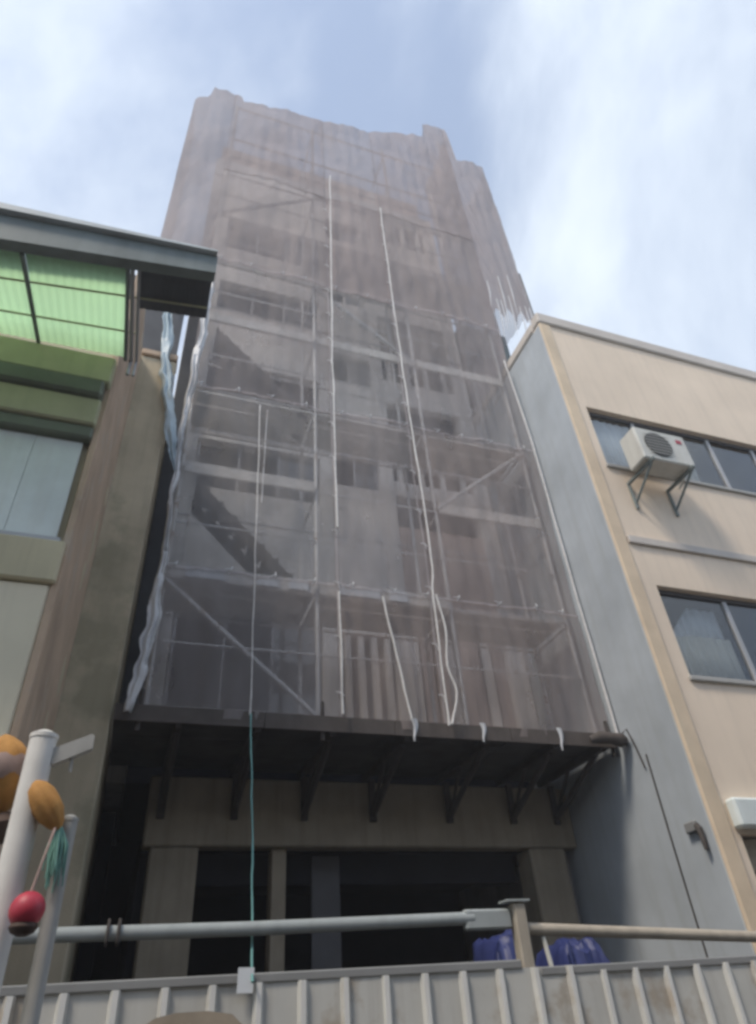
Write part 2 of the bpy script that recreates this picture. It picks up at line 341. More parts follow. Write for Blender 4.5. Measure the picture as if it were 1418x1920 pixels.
# olive wing beside the net, dark roof lean-to on it
box('wing_wall', XL-0.03, -0.3, 8.0, 16, 0, 10.9, 'olive', n, 0.015)
box('wing_coping', XL+0.02, -0.29, 7.95, 8.3, 10.905, 11.05, 'brown', n, 0.02)
box('lean_to_wall', XL-0.6, -0.34, 8.35, 8.5, 11.055, 13.6, 'darksheet', n)
box('lean_to_wall', -6, XL-0.62, 8.36, 8.5, 8.72, 12.5, 'darksheet', n)
# awning: slopes up from its front beam to the wall; seen from below
def awz(x, t): return (7.70+(x+1.9)*0.20)*(1-t)+(8.10+(x+1.9)*0.02)*t
def awy(t): return 4.3+(5.72-4.3)*t
aw = thing('awning', 'sloping awning of green translucent sheets with grey front beam on left house', 'awning', (-3, 5, 7.6))
def aw_panel(x0, x1, mname, amp=0.006, pitch=0.08, name='sheet', tm=1.0):
    v = []; f = []; nx = max(4, int((x1-x0)/pitch*4)); ny = 4
    for j in range(ny+1):
        for i in range(nx+1):
            xx = x0+(x1-x0)*i/nx; v.append((xx, awy(tm*j/ny), awz(xx, tm*j/ny)+0.03+amp*math.sin(2*math.pi*xx/pitch)))
    for j in range(ny):
        for i in range(nx):
            a = j*(nx+1)+i; f.append((a, a+1, a+nx+2, a+nx+1))
    m_ = MB().add(v, f); o = m_.build(name, mname, aw, True)
    s = o.modifiers.new('t', 'SOLIDIFY'); s.thickness = 0.003
    return o
xs = [-5.9, -4.8, -3.75, -2.72, -1.74, -0.80]
for a, c in zip(xs[:-1], xs[1:]): aw_panel(a+0.02, c-0.0, 'greensheet')
aw_panel(-0.70, 0.04, 'darksheet', tm=0.42)
for x in xs[1:]:
    MB().tube([(x+0.01, awy(0.02), awz(x, 0.02)-0.02), (x+0.01, awy(1), awz(x, 1)-0.02)], 0.024, 6).build('rafter', 'gutter', aw, True)
for x, r in ((-0.725, 0.022), (-0.665, 0.018)):
    MB().tube([(x-0.02, awy(0.02), awz(x, 0)-0.03), (x, awy(0.98), awz(x, 1)-0.04), (x, awy(0.98), awz(x, 1)-0.30)], r, 8).build('drain_pipe', 'alu', aw, True)
MB().prism([(-6, 7.0), (0.06, 7.98), (0.06, 8.28), (-2, 8.06), (-6, 7.6)], 4.18, 4.3).build('front_beam', 'gutter', aw)
MB().prism([(-6, 7.605), (-2, 8.065), (0.05, 8.285), (0.05, 8.31), (-2, 8.16), (-6, 7.72)], 4.12, 4.5).build('roof_edge', 'roofw', aw)
for y in (4.72, 5.25):
    t = (y-4.3)/1.42
    MB().tube([(-5.9, y, awz(-5.9, t)-0.01), (-1.9, y, awz(-1.9, t)-0.01), (0.03 if y < 5 else -0.68, y, awz(0.03 if y < 5 else -0.68, t)-0.01)], 0.012, 6).build('purlin', 'olivebeam', aw, True)

# ------------------------------------------------------------------ neighbour on the right
XR, YR = 6.6, 6.77
n = thing('right_house', 'peach house at right with pale grey side wall and two rows of windows', 'house', (10, 10, 0))
def wall_with_holes(x0, x1, z0, z1, holes, y0, y1, name, m, parent):
    zs = sorted({z0, z1} | {h[2] for h in holes} | {h[3] for h in holes})
    for za, zb in zip(zs[:-1], zs[1:]):
        hs = sorted([h for h in holes if h[2] <= za and h[3] >= zb]); x = x0
        for h in hs:
            if h[0] > x: box(name, x, h[0], y0, y1, za+0.0005, zb-0.0005, m, parent, 0)
            x = h[1]
        if x < x1: box(name, x, x1, y0, y1, za+0.0005, zb-0.0005, m, parent, 0)
HOLES = [(7.06, 12.2, 9.15, 10.62), (7.14, 12.2, 5.22, 6.70), (7.0, 12.2, 0.4, 3.2)]
wall_with_holes(6.88, 16, 0, 13.0, HOLES, YR, YR+0.25, 'front_wall', 'peach', n)
box('corner_pilaster', XR+0.012, 6.87, YR-0.035, YR+0.26, 0, 13.0, 'peachedge', n, 0.02)
box('side_wall', XR, XR+0.26, YR+0.0, 18, 0, 12.95, 'palegrey', n, 0.015).location = (0, 0.005, 0)
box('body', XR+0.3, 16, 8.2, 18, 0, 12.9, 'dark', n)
box('roof', XR+0.27, 16, YR+0.27, 18, 12.91, 13.0, 'concrete', n)
box('parapet', XR-0.01, 16, YR-0.06, YR+0.2, 13.003, 13.32, 'parapet', n, 0.03)
box('parapet', XR-0.01, XR+0.24, YR+0.21, 18, 13.003, 13.26, 'parapet', n, 0.03)
box('stairhead', XR+0.3, 8.4, 10.0, 13, 13.01, 17.3, 'gutter', n, 0.02)
box('ledge', 6.9, 16, YR-0.05, YR-0.002, 7.44, 7.58, 'parapet', n, 0.02)
def wnd(x0, x1, z0, z1, muls, glassm):
    w = box('window', x0, x1, YR+0.10, YR+0.18, z0, z0+0.06, 'aludark', n)
    box('frame', x0, x1, YR+0.10, YR+0.18, z1-0.06, z1, 'aludark', w)
    box('frame', x0, x0+0.06, YR+0.101, YR+0.179, z0+0.061, z1-0.061, 'aludark', w)
    for xm in muls: box('frame', xm-0.04, xm+0.04, YR+0.098, YR+0.182, z0+0.061, z1-0.061, 'alu', w)
    e = [x0+0.06]+list(muls)+[x1]
    for a, c in zip(e[:-1], e[1:]): box('pane', a+0.03, c-0.03, YR+0.135, YR+0.145, z0+0.062, z1-0.062, glassm, w, 0)
    box('sill', x0-0.04, x1, YR-0.05, YR+0.09, z0-0.07, z0-0.002, 'ledge', w, 0.01)
    return w
w1 = wnd(7.06, 12.2, 9.15, 10.62, (8.15, 9.95, 11.1), 'clear')
w2 = wnd(7.14, 12.2, 5.22, 6.70, (8.5, 9.9, 11.1), 'clear')
def drape(x0, x1, z0, ztops, m, w, y=YR+0.24, name='curtain'):
    v = []; f = []; nx = int((x1-x0)/0.02)
    for i in range(nx+1):
        x = x0+(x1-x0)*i/nx; yy = y+0.018*math.sin(x*38+math.sin(x*9)); u = (x-x0)/(x1-x0)*(len(ztops)-1); q = min(int(u), len(ztops)-2)
        zt = ztops[q]+(ztops[q+1]-ztops[q])*(u-q); v += [(x, yy, z0), (x, yy, zt)]
    for i in range(nx): f.append((2*i, 2*i+2, 2*i+3, 2*i+1))
    o = MB().add(v, f).build(name, m, w, True); t_ = o.modifiers.new('t', 'SOLIDIFY'); t_.thickness = 0.004; return o
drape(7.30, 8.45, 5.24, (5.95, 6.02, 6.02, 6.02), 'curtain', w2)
drape(7.36, 8.44, 5.9, (5.98, 6.30, 6.56, 6.56, 6.56), 'palewhite', w2, YR+0.32, 'pale_sheet')  # pale sheet cut to the shape of the sky mirrored in the pane
drape(7.12, 8.12, 9.2, (10.55, 10.55), 'palewhite', w1, YR+0.22, 'pale_sheet')  # pale sheet across the upper left pane
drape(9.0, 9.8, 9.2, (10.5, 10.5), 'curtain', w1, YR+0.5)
# bottom corner: grey roll-up canopy box and brown recess
box('canopy_box', 6.92, 12, YR-0.16, YR-0.003, 3.24, 3.58, 'bluegrey', n, 0.03)
for i in range(7):
    z = 3.18-0.38*i
    box('shutter_slat', 7.02, 12.2, YR+0.12, YR+0.15+0.02*(i % 2), z-0.37, z-0.01, 'tan' if i % 2 else 'beige', n, 0.01)
o = thing('air_conditioner', 'aged white air conditioner on brackets below the upper right window', 'air conditioner', (7.7, 6.3, 8.7))
box('casing', 7.22, 8.28, 6.10, 6.50, 8.78, 9.50, 'acwhite', o, 0.025)
MB().lathe((7.62, 6.095, 9.14), [(0.27, 0), (0.27, 0.012), (0.24, 0.014)], 28, Vector((0, -1, 0))).build('fan_grille', 'acdark', o, True)
for k in range(7): box('grille_bar', 7.36, 7.88, 6.072, 6.080, 8.92+k*0.07, 8.932+k*0.07, 'acwhite', o, 0)
box('badge', 8.06, 8.17, 6.09, 6.099, 9.28, 9.36, 'red', o, 0)
for x in (7.32, 8.14):
    MB().box(x, x+0.05, 6.05, YR-0.002, 8.72, 8.777).tube([(x+0.025, 6.12, 8.72), (x+0.025, YR-0.01, 8.30)], 0.022, 6).box(x, x+0.05, YR-0.045, YR-0.003, 8.2, 8.715).build('bracket', 'gutter', o)
MB().tube([(8.29, 6.4, 9.1), (8.42, 6.42, 9.05), (8.48, 6.6, 8.95), (8.5, YR-0.01, 8.9)], 0.02, 6).build('hose', 'acwhite', o, True)
# things on the pale side wall
tag(MB().tube([(XR-0.015, 7.46, 4.35), (XR-0.02, 7.47, 3.4), (XR-0.015, 7.48, 2.6), (XR-0.02, 7.47, 1.0)], 0.011, 6).build('cable', 'rust', None, True),
    'thin dark cable running down the pale grey side wall', 'cable')
o = thing('wall_bracket', 'small grey bracket with drooping end on the pale side wall', 'bracket', (6.58, 7.05, 3.2))
MB().box(XR-0.07, XR-0.002, 6.95, 7.14, 3.27, 3.39, 0.02).build('arm', 'trim', o)
MB().tube([(XR-0.04, 6.95, 3.33), (XR-0.06, 6.90, 3.28), (XR-0.06, 6.89, 3.05)], [0.035, 0.04, 0.025], 8).build('spout', 'rust', o, True)

# ------------------------------------------------------------------ scaffold
sc = thing('scaffold', 'tube scaffold with boards standing behind the mesh net', 'scaffold', (3.2, 8.7, 4.7))
SX = [0.05, 2.2, 4.35, 6.45]; Z0 = 4.74; LIFT = 1.93; NL = 9; ZT = [22.3, 22.4, 22.6, 24.6]
for i, x in enumerate(SX):
    for y in (8.22, 9.25):
        MB().tube([(x, y, Z0), (x, y, ZT[i]-(0.6 if y > 9 else 0))], 0.034, 8).build('standard', 'steel', sc, True)
    if i < 3:
        for k in range(NL+1):
            z = Z0+LIFT*k+0.06
            for y in ((8.19, 9.28) if k < 8 else (8.19,)): MB().tube([(x+0.03, y, z), (SX[i+1]-0.03, y, z)], 0.022, 6).build('ledger', 'steel', sc, True)
            if k < NL-1: MB().tube([(x+0.03, 8.19, z+0.95), (SX[i+1]-0.03, 8.19, z+0.95)], 0.018, 6).build('guard_rail', 'steel', sc, True)
            if k in (1, 3, 6) and not (i == 0 and k == 6):
                for y in (8.30, 8.62, 8.92): box('board', x+0.02, SX[i+1]-0.02, y, y+0.29, z+0.03, z+0.075, 'board', sc, 0.004)
for k in range(NL+1):
    for x in SX: MB().tube([(x, 8.22, Z0+LIFT*k+0.01), (x, 9.25, Z0+LIFT*k+0.01)], 0.02, 6).build('transom', 'steel', sc, True)
for i, k, s in ((0, 0, 1), (2, 2, -1), (1, 4, 1), (2, 5, 1), (0, 6, -1)):
    a, c = (SX[i], SX[i+1]) if s > 0 else (SX[i+1], SX[i])
    MB().tube([(a, 8.16, Z0+LIFT*(k+1)), (c, 8.16, Z0+LIFT*k+0.1)], 0.042, 6).build('brace', 'steel', sc, True)
for k in (1, 2, 4, 5, 7):
    for i in range(3):
        if (i+k) % 4 == 3: continue
        box('toe_board', SX[i]+0.04, SX[i+1]-0.04, 8.135, 8.16, Z0+LIFT*k+0.02, Z0+LIFT*k+0.24, 'board', sc, 0.004)
for xa, xb in ((0.3, 0.85), (1.3, 1.6), (1.75, 2.05), (2.5, 3.15), (3.3, 3.6)):
    box('deck_edge', xa, xb, 8.105, 8.13, Z0+LIFT+0.04, Z0+LIFT+0.22, 'palewhite', sc, 0.006)
for k in (1, 3):
    s = MB()
    za, zb = Z0+LIFT*(k+1)+0.1, Z0+LIFT*k+0.15
    for y in (8.36, 8.90): s.add(*([(0.3, y, za-0.26), (0.3, y+0.03, za-0.26), (0.3, y+0.03, za), (0.3, y, za), (2.1, y, zb-0.26), (2.1, y+0.03, zb-0.26), (2.1, y+0.03, zb), (2.1, y, zb)],
                                     [(0, 1, 2, 3), (4, 7, 6, 5), (0, 4, 5, 1), (1, 5, 6, 2), (2, 6, 7, 3), (3, 7, 4, 0)]))
    st = s.build('stair_flight', 'rust', sc)
    for j in range(8):
        u = (j+0.5)/8; x = 0.3+1.8*u; z = za+(zb-za)*u
        box('tread', x-0.12, x+0.12, 8.395, 8.895, z-0.05, z-0.01, 'darkboard', st, 0.004)

# ------------------------------------------------------------------ cantilever platform
pl = thing('cantilever_platform', 'dark cantilever plank platform on steel brackets above the ground floor', 'platform', (3.1, 8.9, 4.6))
edges = [-0.28, 1.45, 3.15, 4.85, 6.56]
for r in range(6):
    y = 7.98+r*0.30
    for j in range(4):
        jit = random.uniform(-0.006, 0.006)
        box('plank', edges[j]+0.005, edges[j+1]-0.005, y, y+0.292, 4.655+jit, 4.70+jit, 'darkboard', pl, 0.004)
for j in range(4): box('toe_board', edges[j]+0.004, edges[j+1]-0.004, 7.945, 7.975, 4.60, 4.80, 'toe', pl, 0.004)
for x in (0.45, 1.38, 2.33, 3.32, 4.5, 5.55, 6.3):
    g = MB().box(x-0.04, x+0.04, 7.99, 9.78, 4.56, 4.652)
    g.tube([(x, 8.15, 4.56), (x, 9.46, 4.02)], 0.045, 6).box(x-0.05, x+0.05, 9.44, 9.495, 3.93, 4.50)
    g.tube([(x, 8.9, 4.56), (x, 9.44, 4.05)], 0.03, 6)
    g.build('bracket', 'rust', pl)
for x in (0.0, 2.2, 6.5): MB().tube([(x, 8.0, 4.5), (x, 8.0, 5.0)], 0.03, 8).build('socket', 'rust', pl, True)
for x, l in ((3.42, 0.30), (4.42, 0.26), (5.62, 0.32)):
    v = []; f = []
    for i in range(7):
        t = i/6; w_ = 0.045*(1-t*0.75); v += [(x-w_+0.02*math.sin(5*t), 7.93-0.01*t, 4.83-l*t), (x+0.02*math.sin(5*t), 7.915, 4.83-l*t), (x+w_+0.02*math.sin(5*t), 7.93, 4.83-l*t), (x, 7.94, 4.83-l*t)]
    for i in range(6):
        for q in range(4): f.append((i*4+q, i*4+(q+1) % 4, i*4+4+(q+1) % 4, i*4+4+q))
    MB().add(v, f+[(0, 1, 2, 3), (27, 26, 25, 24)]).build('net_tie', 'wtarp', pl)

# ------------------------------------------------------------------ mesh net
def fbm(x, y, z): return noise.fractal(Vector((x, y, z)), 1.0, 2.0, 4)
TOPL = [(-1.06, 21.4), (-1.0, 21.6), (-0.70, 21.75), (-0.66, 22.45), (0.13, 22.56), (0.16, 22.25), (1.12, 22.45), (2.37, 22.65), (3.0, 22.7), (4.04, 23.0), (5.17, 23.7), (5.75, 23.95), (5.80, 24.9), (6.72, 25.2), (6.74, 23.0), (7.78, 23.3)]
def ztop(x):
    for (a, za), (c, zc) in zip(TOPL[:-1], TOPL[1:]):
        if a <= x <= c: return za+(zc-za)*(x-a)/(c-a)
    return TOPL[0][1] if x < TOPL[0][0] else TOPL[-1][1]
def nety(x, z):
    ties = [-1.02, -0.05, 2.44, 3.9, 6.55, 7.75]
    bil = 0.0
    for a, c in zip(ties[:-1], ties[1:]):
        if a <= x <= c: bil = math.sin(math.pi*(x-a)/(c-a))
    lift = abs(math.sin(math.pi*(z-Z0)/LIFT))
    y = 7.99-0.07*bil*(0.4+0.6*lift)-0.05*fbm(x*1.3, z*0.45, 2.0)-0.022*fbm(x*5, z*1.3, 7.0)
    return y-0.010*bil*math.sin(x*19+2*fbm(x, z*.4, 1))
net = thing('safety_net', 'sagging grey mauve mesh net covering the tall building front', 'net', (3.2, 8, 4.7))
def panel(x0, x1, z0, z1, m, dy=0.0, ragged=False):
    nx = max(3, int((x1-x0)/0.06)); nz = max(4, int(((25 if z1 is None else z1)-z0)/0.12)); v = []; f = []
    for j in range(nz+1):
        for i in range(nx+1):
            x = x0+(x1-x0)*i/nx; top = ztop(x)-0.12*abs(fbm(x*1.5, 3, 3)) if z1 is None else z1
            bot = z0-(0.9*abs(fbm(x*4, 9, 1))+0.5*abs(math.sin(x*9))*0.6 if ragged else 0)
            z = bot+(top-bot)*j/nz; v.append((x, nety(x, z)+dy, z))
    for j in range(nz):
        for i in range(nx):
            a = j*(nx+1)+i; f.append((a, a+1, a+nx+2, a+nx+1))
    o = MB().add(v, f).build('net_sheet', m, net, True); return o
cols = [(-0.05, 2.45), (2.43, 3.91), (3.89, 6.56)]
rows = [4.68, 6.78, 10.45, 14.3, 18.2, None]
for j in range(5):
    for i, (a, c) in enumerate(cols):
        m = NETS[3+(i+j) % 2] if j > 2 else (NETS[2] if (j == 0 and i > 0) or (i == 2 and j < 2) else NETS[(i+j) % 2])
        panel(a, c, rows[j]-(0.05 if j else 0), rows[j+1], m, 0.012*((i+j) % 2))
def hem(x0, x1, z0, z1, vert):
    v = []; f = []; k = 60
    for i in range(k+1):
        t = i/k
        for w_ in (-0.018, 0.018):
            x, z = (x0+w_, z0+(z1-z0)*t) if vert else (x0+(x1-x0)*t, z0+w_+0.03*fbm(x0+t*2.5, z0, 2))
            v.append((x, nety(x, z)-0.022, z))
    for i in range(k): f.append((2*i, 2*i+1, 2*i+3, 2*i+2))
    MB().add(v, f).build('hem', HEM, net, True)
for x in (2.44, 3.9):
    for j in range(5): hem(x, x, rows[j], rows[j+1] or 22.4, True)
for z in rows[1:5]:
    for a, c in cols: hem(a, c, z-0.02, z, False)
tie = MB().tube([(-0.06, -0.03, 0.02), (0.0, -0.055, 0.0), (0.055, -0.03, -0.03)], [0.006, 0.011, 0.005], 5).tube([(0, -0.055, 0.0), (0.012, -0.06, -0.10)], [0.008, 0.004], 5).mesh('lacing_tie', 'wtarp', True)
for x in (2.44, 3.9):
    for q in range(16): zz = 5.2+q*0.82+random.uniform(-.12, .12); link('lacing_tie', tie, net, (x, nety(x, zz), zz))
for z in rows[1:4]:
    for q in range(11): xx = 0.25+q*0.6+random.uniform(-.1, .1); o_ = link('lacing_tie', tie, net, (xx, nety(xx, z), z)); o_.rotation_euler = (0, random.uniform(0.9, 2.0), 0)
panel(-1.05, -0.03, 13.9, None, NETS[3], 0.02, True)
panel(6.54, 7.76, 15.4, None, NETS[3], 0.03, True)
def side_panel(x, y0, y1, z0, z1, m):
    v = []; f = []; ny, nz = 18, 60
    for j in range(nz+1):
        for i in range(ny+1):
            y = y0+(y1-y0)*i/ny; z = z0-0.4*abs(fbm(y*3, 2, x))+(z1-z0)*j/nz
            v.append((x+0.04*fbm(y*1.5, z*.4, x)+0.03*math.sin(math.pi*i/ny), y, z))
    for j in range(nz):
        for i in range(ny):
            a = j*(ny+1)+i; f.append((a, a+1, a+ny+2, a+ny+1))
    return MB().add(v, f).build('side_net_sheet', m, net, True)
side_panel(6.60, 8.03, 9.72, 13.4, 24.6, NETS[3])
side_panel(7.72, 8.03, 9.9, 15.8, 23.0, NETS[0])
side_panel(-1.03, 8.05, 9.9, 14.2, 21.4, NETS[0])
# ragged strands at the right edge
for i in range(9):
    x = 6.62+i*0.125+random.uniform(-.03, .03); z = 15.6+random.uniform(-.3, 1.2); l = random.uniform(1.0, 2.6)
    MB().tube([(x, 7.93, z), (x-0.02, 7.92, z-l*0.5), (x-0.05+random.uniform(-.05, .05), 7.93, z-l)], [0.012, 0.016, 0.006], 5).build('strand', 'wtarp', net, True)
tag(MB().tube([(7.66, 7.9, 17.0), (7.67, 7.9, 13.4)], 0.016, 6).build('scaffold_tube', 'rust', None, True), 'thin dark upright tube in the sky gap beside the right roof', 'tube')
# ------------------------------------------------------------------ ropes and sheets on the net
def rope(label, pts, r=0.014, m='rope', cat='rope', name='rope', group=None):
    P = []
    if len(pts) > 2:                                   # round the kinks
        q = [Vector(p) for p in pts]; c_ = [q[0]]
        for i in range(len(q)-1):
            a, b_, c, d = q[max(i-1, 0)], q[i], q[i+1], q[min(i+2, len(q)-1)]
            for t in (0.25, 0.5, 0.75, 1.0):
                c_.append(0.5*(2*b_+(c-a)*t+(2*a-5*b_+4*c-d)*t*t+(3*b_-a-3*c+d)*t**3))
        pts = [tuple(v) for v in c_]
    for (p, q) in zip(pts[:-1], pts[1:]):
        nseg = max(2, int((Vector(q)-Vector(p)).length/0.25))
        for i in range(nseg):
            t = i/nseg; w_ = Vector(p).lerp(Vector(q), t); P.append((w_.x+0.016*fbm(w_.z*1.1, p[0]*3, 0), w_.y-0.012*abs(fbm(w_.z, 4, p[0])), w_.z))
    P.append(pts[-1])
    rad = [r*(1+0.25*fbm(q[2]*3, 1, q[0])) for q in P]; rad[0] = rad[-1] = r*1.3
    return tag(MB().tube(P, rad, 6).build(name, m, None, True), label, cat, group)
YR0 = 7.86
rope('long white rope hanging down the middle of the net', [(2.56, YR0, 19.1), (2.46, YR0, 12), (2.44, YR0, 7.75)], 0.015)
rope('short white rope at the lowest net tier below the long middle rope', [(2.44, YR0, 6.6), (2.43, YR0, 4.80)], 0.014)
rope('long white rope right of the net centre running to the platform', [(3.87, YR0, 18.2), (3.9, YR0, 12), (3.97, YR0, 7.7), (3.91, YR0, 6.7), (3.89, YR0, 4.74)], 0.015)
rope('loose kinked rope strand beside the long right-centre rope', [(3.96, YR0, 6.75), (4.02, YR0-.02, 6.2), (3.98, YR0-.01, 5.6), (4.06, YR0-.02, 5.2), (3.93, YR0, 4.76)], 0.015)
rope('slanting white rope in the lowest net tier', [(3.09, YR0, 6.6), (3.3, YR0, 5.2), (3.36, YR0, 4.80)], 0.016)
rope('white rope along the right edge of the net by the grey wall', [(6.38, YR0, 13.0), (6.5, YR0, 10.5), (6.52, YR0, 7.5), (6.53, YR0-.01, 4.70)], 0.017)
rope('thin grey line down the left bay of the net', [(1.15, YR0, 10.1), (1.2, YR0, 7.5), (1.26, YR0, 4.72)], 0.009)
rope('second thin grey line at the left bay top beside the first', [(1.27, YR0, 10.0), (1.26, YR0, 8.0)], 0.008, 'steel')
rope('thin teal line dropping from the platform edge to the fence', [(1.26, YR0-.02, 4.72), (1.18, 7.0, 3.65), (1.08, 6.2, 2.7), (1.0, 5.52, 1.93)], 0.008, 'teal', 'line', 'line')
def ribbon(label, pts, name, m, cat):
    v = []; f = []; k = len(pts)
    fine = []
    for a, c in zip(pts[:-1], pts[1:]):
        for i in range(14):
            t = i/14; fine.append([a[q]+(c[q]-a[q])*t for q in range(4)])
    fine.append(list(pts[-1]))
    for i, (x, y, z, w_) in enumerate(fine):
        w_ *= 1+0.55*fbm(z*3.1, x, 4); dx = 0.04*fbm(z*1.6, 5, x)
        for q in range(5):
            u = q/4-0.5; v.append((x+dx+u*w_, y-0.03*math.cos(u*math.pi)+0.03*math.sin(q*3+z*2)+0.03*fbm(q*1.3, z*4, x), z))
    for i in range(len(fine)-1):
        for q in range(4): a = i*5+q; f.append((a, a+1, a+6, a+5))
    o = MB().add(v, f).build(name, m, None, True); s = o.modifiers.new('t', 'SOLIDIFY'); s.thickness = 0.008
    return tag(o, label, cat)
ribbon('bunched white sheet edge down the lower left side of the net', [(0.0, YR0, 6.9, 0.06), (-0.03, YR0, 6.2, 0.13), (-0.05, YR0, 5.4, 0.16), (-0.09, YR0, 5.0, 0.13), (-0.12, YR0, 4.66, 0.05)], 'plastic_strip', 'wtarp', 'plastic sheet')
ribbon('rolled pale net edge along the upper left side of the net', [(0.06, YR0, 13.3, 0.10), (0.05, YR0, 11.8, 0.14), (-0.03, YR0, 9.6, 0.09), (-0.03, YR0, 8.2, 0.07), (0.0, YR0, 6.9, 0.06)], 'plastic_strip', 'wtarp', 'plastic sheet')
ribbon('pale blue plastic sheet hanging beside the olive wall', [(-0.67, 7.9, 12.9, 0.07), (-0.58, 7.9, 11.8, 0.17), (-0.42, 7.9, 10.5, 0.18), (-0.27, 7.88, 9.5, 0.20), (-0.16, 7.87, 8.9, 0.14), (-0.06, 7.86, 8.35, 0.03)], 'plastic_strip', 'btarp', 'plastic sheet')
# rolled bundle at the platform's right end
o = thing('net_bundle', 'rolled grey net bundle tied at the right end of the platform', 'bundle', (6.3, 7.8, 4.6))
MB().tube([(6.05, 7.86, 4.66), (6.2, 7.80, 4.68), (6.35, 7.78, 4.67), (6.5, 7.76, 4.64), (6.57, 7.74, 4.62)], [0.05, 0.09, 0.08, 0.10, 0.05], 10).build('roll', 'toe', o, True)
MB().tube([(6.46, 7.66, 4.70), (6.52, 7.62, 4.75), (6.56, 7.6, 4.55), (6.58, 7.55, 4.2)], 0.012, 6).build('tie', 'rust', o, True)

# ------------------------------------------------------------------ site fence and rails
fe = thing('site_fence', 'grey beige ribbed sheet fence across the bottom of the site', 'fence', (2.5, 5.6, 0.12))
P = 0.31
def sheet_mesh():
    poly = []; nr = 3
    for i in range(nr):
        x = i*P
        poly += [(x, 0), (x+0.02, -0.035), (x+0.055, -0.035), (x+0.075, 0)]
    poly.append((nr*P+0.01, 0)); v = []; f = []; mi = []
    for (x, y) in poly: v += [(x, y, 0), (x, y, 1.80)]
    for (x, y) in poly: v += [(x, y+0.004, 0), (x, y+0.004, 1.80)]
    k = len(poly)
    for i in range(k-1):
        f.append((2*i, 2*i+2, 2*i+3, 2*i+1)); mi.append(1 if i % 4 == 1 else 0)
        f.append((2*k+2*i+1, 2*k+2*i+3, 2*k+2*i+2, 2*k+2*i)); mi.append(0)
    me = bpy.data.meshes.new('sheet'); me.from_pydata(v, [], f); me.materials.append(M['fence']); me.materials.append(M['fencerib'])
    for p, m_ in zip(me.polygons, mi): p.material_index = m_
    return me
sm = sheet_mesh()
x = -2.70; i = 0
while x < 6.9:
    o = link('sheet', sm, fe, (x, 5.6+0.006*(i % 2), 0.13 if x < 3.0 else 0.09)); o.rotation_euler = (0, 0, random.uniform(-.012, .012)); x += 3*P; i += 1
box('top_trim', -2.7, 3.12, 5.585, 5.63, 1.925, 1.985, 'trim', fe, 0.01)
box('top_trim', 3.28, 7.9, 5.585, 5.63, 1.87, 1.93, 'trim', fe, 0.01)
box('post', 3.15, 3.26, 5.62, 5.73, 0.125, 2.38, 'tanpost', fe, 0.012)
MB().box(3.08, 3.30, 5.60, 5.75, 2.385, 2.40).build('post_cap', 'rail', fe)
tr = thing('top_rail', 'long pale grey tube held above the left part of fence', 'rail', (1.2, 5.7, 2.27))
MB().tube([(-0.75, 5.70, 2.26), (1.0, 5.70, 2.262), (2.80, 5.70, 2.285)], 0.047, 12).build('tube', 'rail', tr, True)
box('end_bracket', 2.72, 3.14, 5.66, 5.74, 2.20, 2.345, 'rail', tr, 0.02)
for x in (0.02, 0.09): MB().tube([(x, 5.70, 2.19), (x, 5.64, 2.21), (x, 5.63, 2.265), (x, 5.65, 2.32), (x, 5.70, 2.34)], 0.012, 6).build('clamp', 'rust', tr, True)
tr = thing('top_rail', 'brownish tube above the right part of fence', 'rail', (4.5, 5.7, 2.15))
MB().tube([(3.27, 5.70, 2.20), (6.6, 5.70, 2.02)], 0.045, 12).build('tube', 'tanpost', tr, True)
MB().tube([(3.42, 5.70, 2.14), (3.44, 5.68, 1.9)], 0.02, 6).build('stay', 'acwhite', tr, True)
o = tag(box('card', 0.845, 0.955, 5.555, 5.558, 1.90, 2.045, 'card', None, 0), 'small white card fixed to the fence top beside the teal line', 'card'); o.rotation_euler = (0, 0.03, 0)
MB().prism([(0.24, 0.125), (0.92, 0.125), (0.93, 1.70), (0.86, 1.76), (0.70, 1.785), (0.50, 1.785), (0.38, 1.765), (0.28, 1.71)], 5.42, 5.445).build('plywood_board', 'tan')
tag(bpy.data.objects['plywood_board'], 'tan board with rounded top leaning at the fence bottom', 'board')
# blue tarps behind the fence
def tarp(x0, x1, y0, y1, zt, label):
    v = []; f = []; nx = 30
    pr = [(y0-0.1, 0.13), (y0, zt*0.5), (y0+0.03, zt-0.08), (y0+0.1, zt), ((y0+y1)/2, zt+0.03), (y1-0.08, zt-0.02), (y1, zt*0.5), (y1+0.05, 0.13)]
    prof = [(a[0]+(c[0]-a[0])*t/4, a[1]+(c[1]-a[1])*t/4) for a, c in zip(pr[:-1], pr[1:]) for t in range(4)]+[pr[-1]]
    for j, (y, z) in enumerate(prof):
        for i in range(nx+1):
            x = x0+(x1-x0)*i/nx; e = 1-((i/nx-0.5)*2)**6*0.25
            v.append((x+0.05*fbm(y*4, z*3, x), y+0.12*fbm(x*5, z*2.5, 1), 0.13+(z-0.13)*e+0.09*fbm(x*4.3, y*6, 3)))
    for j in range(len(prof)-1):
        for i in range(nx):
            a = j*(nx+1)+i; f.append((a, a+1, a+nx+2, a+nx+1))
    o = MB().add(v, f).build('tarpaulin', 'blue', None, True); s = o.modifiers.new('t', 'SOLIDIFY'); s.thickness = 0.006; return tag(o, label, 'tarpaulin', 'blue tarpaulins behind the fence')
tarp(3.72, 4.22, 7.2, 7.9, 2.30, 'blue tarpaulin heap just left of the tan fence post')
tarp(4.50, 5.12, 7.2, 7.9, 2.24, 'blue tarpaulin heap just right of the tan fence post')

